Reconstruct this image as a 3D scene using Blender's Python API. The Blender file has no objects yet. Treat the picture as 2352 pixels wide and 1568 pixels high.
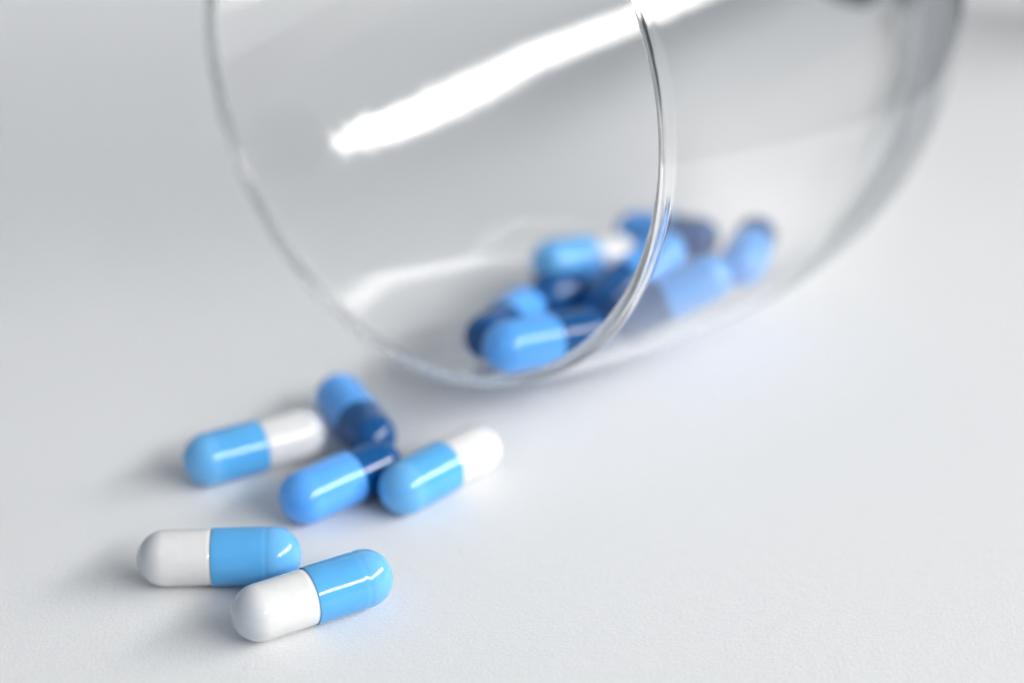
import bpy, bmesh, math, random
from mathutils import Vector, Matrix

MM = 0.001
sc = bpy.context.scene
col = sc.collection

# ------------------------------------------------------------------ camera
cam_d = bpy.data.cameras.new('camera')
cam = bpy.data.objects.new('camera', cam_d)
col.objects.link(cam)
cam.location = (0, 0, 123.77 * MM)
cam.rotation_euler = (math.radians(90 - 28), 0, 0)
cam_d.sensor_width = 36
cam_d.lens = 36 * 4500 / 2352
cam_d.clip_start = 0.005
cam_d.clip_end = 50
cam_d.dof.use_dof = True
cam_d.dof.focus_distance = 0.206
cam_d.dof.aperture_fstop = 7.5
sc.camera = cam

# ------------------------------------------------------------------ light
world = bpy.data.worlds.new('World')
sc.world = world
world.use_nodes = True
bg = world.node_tree.nodes['Background']
bg.inputs['Color'].default_value = (0.87, 0.935, 1.0, 1)
bg.inputs['Strength'].default_value = 0.36


def area(name, loc, target, sx, sy, radiance, color, along=(0.52, 0.855, 0.0), uneven=True):
    d = bpy.data.lights.new(name, 'AREA')
    d.shape = 'RECTANGLE'
    d.size, d.size_y = sx, sy
    d.energy = radiance * sx * sy * math.pi      # watts for this radiance
    d.color = color
    o = bpy.data.objects.new(name, d)
    col.objects.link(o)
    o.location = loc
    z = (Vector(loc) - Vector(target)).normalized()      # lamp shines along -z
    x = Vector(along)
    x = (x - x.dot(z) * z).normalized()
    y = z.cross(x)
    o.rotation_euler = Matrix((x, y, z)).transposed().to_euler()
    if not uneven:
        return o
    # uneven, soft-edged brightness across the window (trees and curtain outside)
    d.use_nodes = True
    nt = d.node_tree
    em = nt.nodes['Emission']
    geo = nt.nodes.new('ShaderNodeNewGeometry')
    sep = nt.nodes.new('ShaderNodeSeparateXYZ')
    nt.links.new(geo.outputs['Parametric'], sep.inputs[0])

    def math_node(op, a, b=None):
        n = nt.nodes.new('ShaderNodeMath')
        n.operation = op
        for i, v in enumerate((a, b)):
            if v is None:
                continue
            if isinstance(v, (int, float)):
                n.inputs[i].default_value = v
            else:
                nt.links.new(v, n.inputs[i])
        return n.outputs[0]

    mapn = nt.nodes.new('ShaderNodeMapping')
    mapn.inputs['Scale'].default_value = (26, 3, 1)
    nt.links.new(geo.outputs['Parametric'], mapn.inputs['Vector'])
    noi = nt.nodes.new('ShaderNodeTexNoise')
    noi.inputs['Scale'].default_value = 1.0
    noi.inputs['Detail'].default_value = 3
    nt.links.new(mapn.outputs[0], noi.inputs['Vector'])
    wob = math_node('MULTIPLY', math_node('SUBTRACT', noi.outputs['Fac'], 0.5), 0.5)

    def edge(c, soft, k):
        dist = math_node('SUBTRACT', 0.5, math_node('ABSOLUTE', math_node('SUBTRACT', c, 0.5)))
        dist = math_node('ADD', dist, math_node('MULTIPLY', wob, k))
        mr = nt.nodes.new('ShaderNodeMapRange')
        mr.interpolation_type = 'SMOOTHSTEP'
        mr.inputs['From Min'].default_value = 0.0
        mr.inputs['From Max'].default_value = soft
        nt.links.new(dist, mr.inputs['Value'])
        return mr.outputs[0]

    nt.links.new(math_node('MULTIPLY', edge(sep.outputs[0], 0.20, 0.35), edge(sep.outputs[1], 0.50, 0.7)), em.inputs['Strength'])
    return o


# a long low window to the right of the table
area('window_light', (0.96, -0.10, 0.61), (0, 0.2, 0), 2.15, 0.32, 26, (1.0, 0.985, 0.965))

sc.view_settings.view_transform = 'Standard'
sc.view_settings.look = 'None'
sc.view_settings.gamma = 1
sc.view_settings.exposure = 0.12
sc.view_settings.use_curve_mapping = False
sc.render.engine = 'CYCLES'
cy = sc.cycles
cy.max_bounces = 64
cy.transmission_bounces = 64
cy.glossy_bounces = 64
cy.transparent_max_bounces = 16
cy.caustics_reflective = True
cy.caustics_refractive = True
cy.blur_glossy = 0.0
cy.sample_clamp_indirect = 0.0
cy.use_denoising = True


# ------------------------------------------------------------------ helpers
def new_mat(name):
    m = bpy.data.materials.new(name)
    m.use_nodes = True
    nt = m.node_tree
    return m, nt, nt.nodes['Principled BSDF']


def tag(o, label=None, category=None, group=None, kind=None):
    if label:
        o['label'] = label
    if category:
        o['category'] = category
    if group:
        o['group'] = group
    if kind:
        o['kind'] = kind
    return o


def mesh_obj(name, me, parent=None, mat=None):
    o = bpy.data.objects.new(name, me)
    col.objects.link(o)
    if mat and not me.materials:
        me.materials.append(mat)
    if parent:
        o.parent = parent
    return o


def lathe(name, prof, seg, closed=False):
    """Spin a (along, radius) outline about the local x axis; poles where radius = 0."""
    verts, rings = [], []
    for (x, r) in prof:
        if r <= 1e-9:
            rings.append([len(verts)])
            verts.append((x, 0, 0))
        else:
            st = len(verts)
            for k in range(seg):
                a = 2 * math.pi * k / seg
                verts.append((x, r * math.cos(a), r * math.sin(a)))
            rings.append(list(range(st, st + seg)))
    faces = []
    pairs = list(zip(rings[:-1], rings[1:]))
    if closed:
        pairs.append((rings[-1], rings[0]))
    for A, B in pairs:
        if len(A) == 1 and len(B) == 1:
            continue
        for k in range(seg):
            k2 = (k + 1) % seg
            if len(A) == 1:
                faces.append((A[0], B[k2], B[k]))
            elif len(B) == 1:
                faces.append((A[k], A[k2], B[0]))
            else:
                faces.append((A[k], A[k2], B[k2], B[k]))
    me = bpy.data.meshes.new(name)
    me.from_pydata(verts, [], faces)
    bm = bmesh.new()
    bm.from_mesh(me)
    bmesh.ops.recalc_face_normals(bm, faces=bm.faces)
    bm.to_mesh(me)
    bm.free()
    for p in me.polygons:
        p.use_smooth = True
    return me


# ------------------------------------------------------------------ materials
def paper_material():
    m, nt, b = new_mat('white_paper')
    tc = nt.nodes.new('ShaderNodeTexCoord')
    fine = nt.nodes.new('ShaderNodeTexNoise')
    fine.inputs['Scale'].default_value = 2600
    fine.inputs['Detail'].default_value = 4
    fine.inputs['Roughness'].default_value = 0.65
    nt.links.new(tc.outputs['Object'], fine.inputs['Vector'])
    mid = nt.nodes.new('ShaderNodeTexNoise')
    mid.inputs['Scale'].default_value = 420
    mid.inputs['Detail'].default_value = 3
    nt.links.new(tc.outputs['Object'], mid.inputs['Vector'])
    ramp = nt.nodes.new('ShaderNodeValToRGB')
    ramp.color_ramp.elements[0].position = 0.3
    ramp.color_ramp.elements[0].color = (0.685, 0.692, 0.70, 1)
    ramp.color_ramp.elements[1].position = 0.7
    ramp.color_ramp.elements[1].color = (0.745, 0.75, 0.755, 1)
    nt.links.new(fine.outputs['Fac'], ramp.inputs['Fac'])
    vor = nt.nodes.new('ShaderNodeTexVoronoi')        # sparse fibres and specks in the sheet
    vor.inputs['Scale'].default_value = 75
    vor.inputs['Randomness'].default_value = 1.0
    warp = nt.nodes.new('ShaderNodeMix')
    warp.data_type = 'VECTOR'
    warp.inputs['Factor'].default_value = 0.004
    nt.links.new(tc.outputs['Object'], warp.inputs[4])
    nt.links.new(mid.outputs['Color'], warp.inputs[5])
    nt.links.new(warp.outputs[1], vor.inputs['Vector'])
    spk = nt.nodes.new('ShaderNodeMapRange')
    spk.inputs['From Min'].default_value = 0.012
    spk.inputs['From Max'].default_value = 0.035
    spk.inputs['To Min'].default_value = 0.80
    spk.inputs['To Max'].default_value = 1.0
    nt.links.new(vor.outputs['Distance'], spk.inputs['Value'])
    mul = nt.nodes.new('ShaderNodeMix')
    mul.data_type = 'RGBA'
    mul.blend_type = 'MULTIPLY'
    mul.inputs['Factor'].default_value = 1.0
    nt.links.new(ramp.outputs['Color'], mul.inputs['A'])
    nt.links.new(spk.outputs[0], mul.inputs['B'])
    nt.links.new(mul.outputs['Result'], b.inputs['Base Color'])
    add = nt.nodes.new('ShaderNodeMath')
    add.operation = 'ADD'
    nt.links.new(fine.outputs['Fac'], add.inputs[0])
    nt.links.new(mid.outputs['Fac'], add.inputs[1])
    bump = nt.nodes.new('ShaderNodeBump')
    bump.inputs['Strength'].default_value = 0.9
    bump.inputs['Distance'].default_value = 0.00006
    nt.links.new(add.outputs[0], bump.inputs['Height'])
    nt.links.new(bump.outputs['Normal'], b.inputs['Normal'])
    b.inputs['Roughness'].default_value = 0.6
    b.inputs['Specular IOR Level'].default_value = 0.3
    return m


def gelatin(name, color, sss=0.2, rough=0.07, dome=None):
    m, nt, b = new_mat(name)
    tc = nt.nodes.new('ShaderNodeTexCoord')
    n = nt.nodes.new('ShaderNodeTexNoise')
    n.inputs['Scale'].default_value = 420
    n.inputs['Detail'].default_value = 2
    nt.links.new(tc.outputs['Object'], n.inputs['Vector'])
    mix = nt.nodes.new('ShaderNodeMix')
    mix.data_type = 'RGBA'
    mix.inputs['A'].default_value = (*[c * 0.90 for c in color], 1)
    mix.inputs['B'].default_value = (*[min(1, c * 1.08) for c in color], 1)
    nt.links.new(n.outputs['Fac'], mix.inputs['Factor'])
    res = mix.outputs['Result']
    if dome:                                      # hollow round end of the shell, past the powder
        sep = nt.nodes.new('ShaderNodeSeparateXYZ')
        nt.links.new(tc.outputs['Object'], sep.inputs[0])
        mr = nt.nodes.new('ShaderNodeMapRange')
        mr.interpolation_type = 'SMOOTHSTEP'
        mr.inputs['From Min'].default_value = dome[1]
        mr.inputs['From Max'].default_value = dome[2]
        nt.links.new(sep.outputs[0], mr.inputs['Value'])
        mx = nt.nodes.new('ShaderNodeMix')
        mx.data_type = 'RGBA'
        nt.links.new(mr.outputs[0], mx.inputs['Factor'])
        nt.links.new(res, mx.inputs['A'])
        mx.inputs['B'].default_value = (*dome[0], 1)
        res = mx.outputs['Result']
    nt.links.new(res, b.inputs['Base Color'])
    bump = nt.nodes.new('ShaderNodeBump')
    bump.inputs['Strength'].default_value = 0.08
    bump.inputs['Distance'].default_value = 0.0001
    nt.links.new(n.outputs['Fac'], bump.inputs['Height'])
    nt.links.new(bump.outputs['Normal'], b.inputs['Normal'])
    b.inputs['Roughness'].default_value = rough
    b.inputs['IOR'].default_value = 1.52
    b.inputs['Subsurface Weight'].default_value = sss
    b.inputs['Subsurface Radius'].default_value = (1.0, 1.0, 1.0)
    b.inputs['Subsurface Scale'].default_value = 0.0006
    return m


def glass_material():
    m = bpy.data.materials.new('clear_glass')
    m.use_nodes = True
    nt = m.node_tree
    nt.nodes.clear()
    out = nt.nodes.new('ShaderNodeOutputMaterial')
    g = nt.nodes.new('ShaderNodeBsdfGlass')
    g.inputs['IOR'].default_value = 1.5
    g.inputs['Roughness'].default_value = 0.0
    g.inputs['Color'].default_value = (1, 1, 1, 1)
    nt.links.new(g.outputs[0], out.inputs['Surface'])
    return m


PAPER = paper_material()
TABLE, _nt, _b = new_mat('dark_table')
_b.inputs['Base Color'].default_value = (0.06, 0.06, 0.065, 1)
_b.inputs['Roughness'].default_value = 0.5
SKY_BLUE = gelatin('sky_blue_gelatin', (0.10, 0.405, 0.78), dome=((0.145, 0.45, 0.82), 0.0045, 0.0062))
AZURE = gelatin('azure_gelatin', (0.11, 0.41, 1.0))
ROYAL = gelatin('royal_blue_gelatin', (0.001, 0.08, 0.27), sss=0.0)
WHITE = gelatin('white_gelatin', (0.72, 0.72, 0.72), dome=((0.50, 0.54, 0.60), -0.0055, -0.0085))
GLASS = glass_material()
BLACK, _nt, _b = new_mat('black_glass')
_b.inputs['Base Color'].default_value = (0.006, 0.006, 0.008, 1)
_b.inputs['Roughness'].default_value = 0.05

# ------------------------------------------------------------------ the table and the sheet of white paper on it
def slab(name, x0, x1, y0, y1, z0, z1, mat):
    bm = bmesh.new()
    bmesh.ops.create_cube(bm, size=1)
    for v in bm.verts:
        v.co = Vector((x0 if v.co.x < 0 else x1, y0 if v.co.y < 0 else y1, z0 if v.co.z < 0 else z1))
    me = bpy.data.meshes.new(name)
    bm.to_mesh(me)
    bm.free()
    return mesh_obj(name, me, None, mat)


tag(slab('tabletop', -0.7, 0.5, -0.3, 0.75, -0.03, -0.0004, TABLE), kind='structure')
tag(slab('paper_sheet', -0.32, 0.128, 0.0, 0.415, -0.0003, 0.0, PAPER), kind='structure')

# ------------------------------------------------------------------ wine glass lying on its side
def spline(x, y, xs):
    """natural cubic spline through (x, y)"""
    n = len(x)
    h = [x[i + 1] - x[i] for i in range(n - 1)]
    M, c, d = [0.0] * n, [0.0] * n, [0.0] * n
    for i in range(1, n - 1):
        rhs = 6 * ((y[i + 1] - y[i]) / h[i] - (y[i] - y[i - 1]) / h[i - 1])
        den = 2 * (h[i - 1] + h[i]) - h[i - 1] * c[i - 1]
        c[i] = h[i] / den
        d[i] = (rhs - h[i - 1] * d[i - 1]) / den
    for i in range(n - 2, 0, -1):
        M[i] = d[i] - c[i] * M[i + 1]
    out, k = [], 0
    for q in xs:
        while k < n - 2 and q > x[k + 1]:
            k += 1
        A, B, hh = x[k + 1] - q, q - x[k], h[k]
        out.append(M[k] * A ** 3 / (6 * hh) + M[k + 1] * B ** 3 / (6 * hh)
                   + (y[k] / hh - M[k] * hh / 6) * A + (y[k + 1] / hh - M[k + 1] * hh / 6) * B)
    return out


def smooth_profile(T, R, n=140):
    ch = [0.0]
    for i in range(1, len(T)):
        ch.append(ch[-1] + math.hypot(T[i] - T[i - 1], R[i] - R[i - 1]))
    xs = [ch[-1] * i / (n - 1) for i in range(n)]
    return spline(ch, T, xs), spline(ch, R, xs)


BOWL_LEN = 103.17
fr = [0, .18, .36, .54, .68, .8, .9, .97, 1]
T = [q * BOWL_LEN for q in fr]
R = [36.1, 39.8, 41.3, 39.38, 33.12, 26.59, 19.49, 12.38, 5.0]
tt, rr = smooth_profile(T, R)

WALL = 1.25
outer = list(zip(tt, rr))
inner = []
for i, (t, r) in enumerate(outer):
    j0, j1 = max(0, i - 1), min(len(outer) - 1, i + 1)
    dt, dr = outer[j1][0] - outer[j0][0], outer[j1][1] - outer[j0][1]
    L = math.hypot(dt, dr)
    nt_, nr_ = dr / L, -dt / L                 # inward normal
    s = t / BOWL_LEN
    q = min(1.0, max(0.0, (s - 0.30) / 0.62))
    w = WALL + 0.1 * math.exp(-t / 2.0) + 3.4 * q * q * (3 - 2 * q)          # the wall thickens towards the stem
    ti, ri = t + nt_ * w, r + nr_ * w
    if ri > 0.6 and (not inner or ti > inner[-1][0]):
        inner.append((ti, ri))
tip = inner[-1][0] + 0.25
prof = [(tip, 0.0)] + inner[::-1]
LIP = WALL + 0.1
prof[-1] = (0.65, R[0] - LIP)
for k in range(1, 8):                          # rounded lip
    a = math.pi * k / 8
    prof.append((0.65 - 0.6 * math.sin(a), R[0] - LIP / 2 - LIP / 2 * math.cos(a)))
outer[0] = (0.65, R[0])
prof += outer + [(BOWL_LEN, 0.0)]
prof = [(t * MM, r * MM) for t, r in prof]

glass = bpy.data.objects.new('wine_glass', None)
col.objects.link(glass)
az, tl = math.radians(40.15), math.radians(1.6)
ax = Vector((math.sin(az) * math.cos(tl), math.cos(az) * math.cos(tl), -math.sin(tl)))
ux = Vector((math.cos(az), -math.sin(az), 0))
wx = ux.cross(ax)
RIM_C = Vector((-11.4, 213.9, 42.3)) * MM
rot = Matrix((ax, wx, ax.cross(wx))).transposed()
glass.matrix_world = Matrix.Translation(RIM_C) @ rot.to_4x4()
tag(glass, 'clear wine glass with dark stem lying on its side, capsules spilling from its mouth', 'wine glass')

bowl = mesh_obj('bowl', lathe('bowl', prof, 192), glass, GLASS)

# black stem whose flared cup carries the bowl
cup = [(t + 0.03, r + 0.03) for t, r in outer if t > 99.9]
stem_p = [(BOWL_LEN + .03, 0)] + cup[::-1] + [(cup[0][0] + .1, cup[0][1] + .35), (103.5, 10.6), (106, 7.6), (110, 5.4), (116, 4.2), (145, 3.6), (178, 3.9),
          (188, 4.8), (192, 6.2), (192.6, 6.8), (192.6, 0)]
stem = mesh_obj('stem', lathe('stem', [(a * MM, b * MM) for a, b in stem_p], 64), glass, BLACK)
FOOT_R = (42.3 - 197.5 * math.sin(tl)) / math.cos(tl) - 0.05
foot_p = [(192.65, 0), (192.65, 7.0), (193.6, 10), (195.0, 18), (196.2, 27), (196.9, FOOT_R - .6), (197.2, FOOT_R), (197.6, FOOT_R),
          (197.9, FOOT_R - .6), (197.9, 20), (197.7, 0)]
foot = mesh_obj('foot', lathe('foot', [(a * MM, b * MM) for a, b in foot_p], 96), glass, BLACK)

# ------------------------------------------------------------------ capsules
RC, RB = 3.175, 3.06
CAP_LEN = 9.6


def arc(cx, r, a0, a1, n, squash=1.0):
    return [(cx + r * squash * math.cos(a0 + (a1 - a0) * k / n), r * math.sin(a0 + (a1 - a0) * k / n)) for k in range(n + 1)]


def capsule_meshes(Ls):
    """cap end at +x, body end at -x; Ls = distance between the two round ends' centres (mm)."""
    seam = Ls / 2 + RC - CAP_LEN
    c = Ls / 2
    p = [(seam + .25, RB - .04), (seam + .01, RC - .10), (seam - .02, RC - .05), (seam + .03, RC - .012), (seam + .12, RC)]
    g = c - .55                                   # lock ring near the cap's round end
    p += [(seam + (g - .5 - seam) * k / 6, RC) for k in range(1, 7)]
    for k in range(1, 12):
        q = k / 12
        p.append((g - .5 + q, RC - .035 * math.sin(math.pi * q) ** 2))
    p += [(g + .5, RC)]
    p += arc(c, RC, math.pi / 2, 0, 18)[:-1] + [(c + RC, 0)]
    cap = lathe('cap', [(a * MM, b * MM) for a, b in p], 64)
    c = -Ls / 2
    p = [(c - RB, 0)] + arc(c, RB, math.pi, math.pi / 2, 18)[1:]
    p += [(c + (seam + .3 - c) * k / 6, RB) for k in range(1, 7)] + [(seam + .3, 0)]
    body = lathe('body', [(a * MM, b * MM) for a, b in p], 64)
    return cap, body


CACHE = {}
GROUP = 'two-tone capsules spilled from the glass'


def capsule(body_end, cap_end, kind, label, roll=0.0):
    """body_end / cap_end: centres of the two round ends, mm."""
    p, q = Vector(body_end), Vector(cap_end)
    if kind == 'royal':                           # these have an azure cap on a royal blue body
        p, q = q, p
    Ls = round((q - p).length, 1)
    key = (Ls, kind)
    if key not in CACHE:
        cm, bmsh = capsule_meshes(Ls)
        cm.materials.append(SKY_BLUE if kind == 'sky' else AZURE)
        bmsh.materials.append(WHITE if kind == 'sky' else ROYAL)
        CACHE[key] = (cm, bmsh)
    cm, bmsh = CACHE[key]
    e = bpy.data.objects.new('capsule', None)
    col.objects.link(e)
    x = (q - p).normalized()
    y = Vector((0, 0, 1)).cross(x).normalized()
    z = x.cross(y)
    e.matrix_world = Matrix.Translation((p + q) / 2 * MM) @ Matrix((x, y, z)).transposed().to_4x4() @ Matrix.Rotation(roll, 4, 'X')
    tag(e, label, 'capsule', GROUP)
    mesh_obj('cap', cm, e)
    mesh_obj('body', bmsh, e)
    return e


G = RC + .02
# spilled on the paper
capsule((-26.24, 166.84, G), (-15.86, 172.86, G), 'sky',
        'sky blue and white capsule overlapping the blue end of the one behind it')
capsule((-37.65, 176.77, G), (-26.01, 177.23, G), 'sky',
        'white and sky blue capsule, its blue end half hidden behind the frontmost capsule')
capsule((-25.36, 202.84, G), (-35.64, 197.36, G), 'sky',
        'sky blue and white capsule whose white end touches the shaded capsule behind', 0.8)
capsule((-23.46, 189.18, G), (-15.9, 195.85, G), 'royal',
        'azure and royal blue capsule lying between two blue and white ones', 0.3)
capsule((-4.18, 199.46, G), (-12.26, 191.08, G), 'sky',
        'sky blue and white capsule on open paper just below the lip of the glass', 1.2)
capsule((-21.3, 211.6, G), (-16.9, 202.3, G), 'royal',
        'azure and royal blue capsule behind the spilled group, azure end toward the glass', 2.0)
# inside the bowl
LIFT = Vector((0, 0, 0.02))
for azure_end, royal_end, kind, label in (
    ((-0.5, 210.63, 11.06), (9.07, 216.55, 9.87), 'royal',
     'azure and royal blue capsule in the glass, next to the lip with azure end outward'),
    ((1.35, 227.8, 7.2), (-3.01, 217.21, 8.92), 'royal',
     'royal blue and azure capsule in the glass with royal blue end toward the mouth'),
    ((14.73, 248.51, 5.22), (5.69, 242.06, 7.33), 'sky',
     'sky blue and white capsule in the glass, the only white one of the pile'),
    ((24.8, 225.0, 12.97), (14.75, 221.95, 8.9), 'royal',
     'royal blue and azure capsule seen whole through the side of the bowl'),
    ((14.22, 239.77, 4.58), (5.17, 233.39, 6.74), 'royal',
     'royal blue capsule at the middle of the pile, below the white and blue one'),
    ((19.9, 238.17, 10.14), (12.21, 230.45, 7.14), 'royal',
     'azure and royal blue capsule in the glass with its azure end raised behind the rim'),
    ((17.96, 254.1, 6.1), (25.64, 246.3, 8.4), 'royal',
     'azure and royal blue capsule lying crosswise at the back of the pile'),
    ((30.2, 232.0, 11.5), (33.2, 242.6, 10.3), 'royal',
     'azure and royal blue capsule deepest in the bowl, azure end outward'),
):
    capsule(Vector(azure_end) + LIFT, Vector(royal_end) + LIFT, kind, label, random.Random(label).uniform(0, 6))
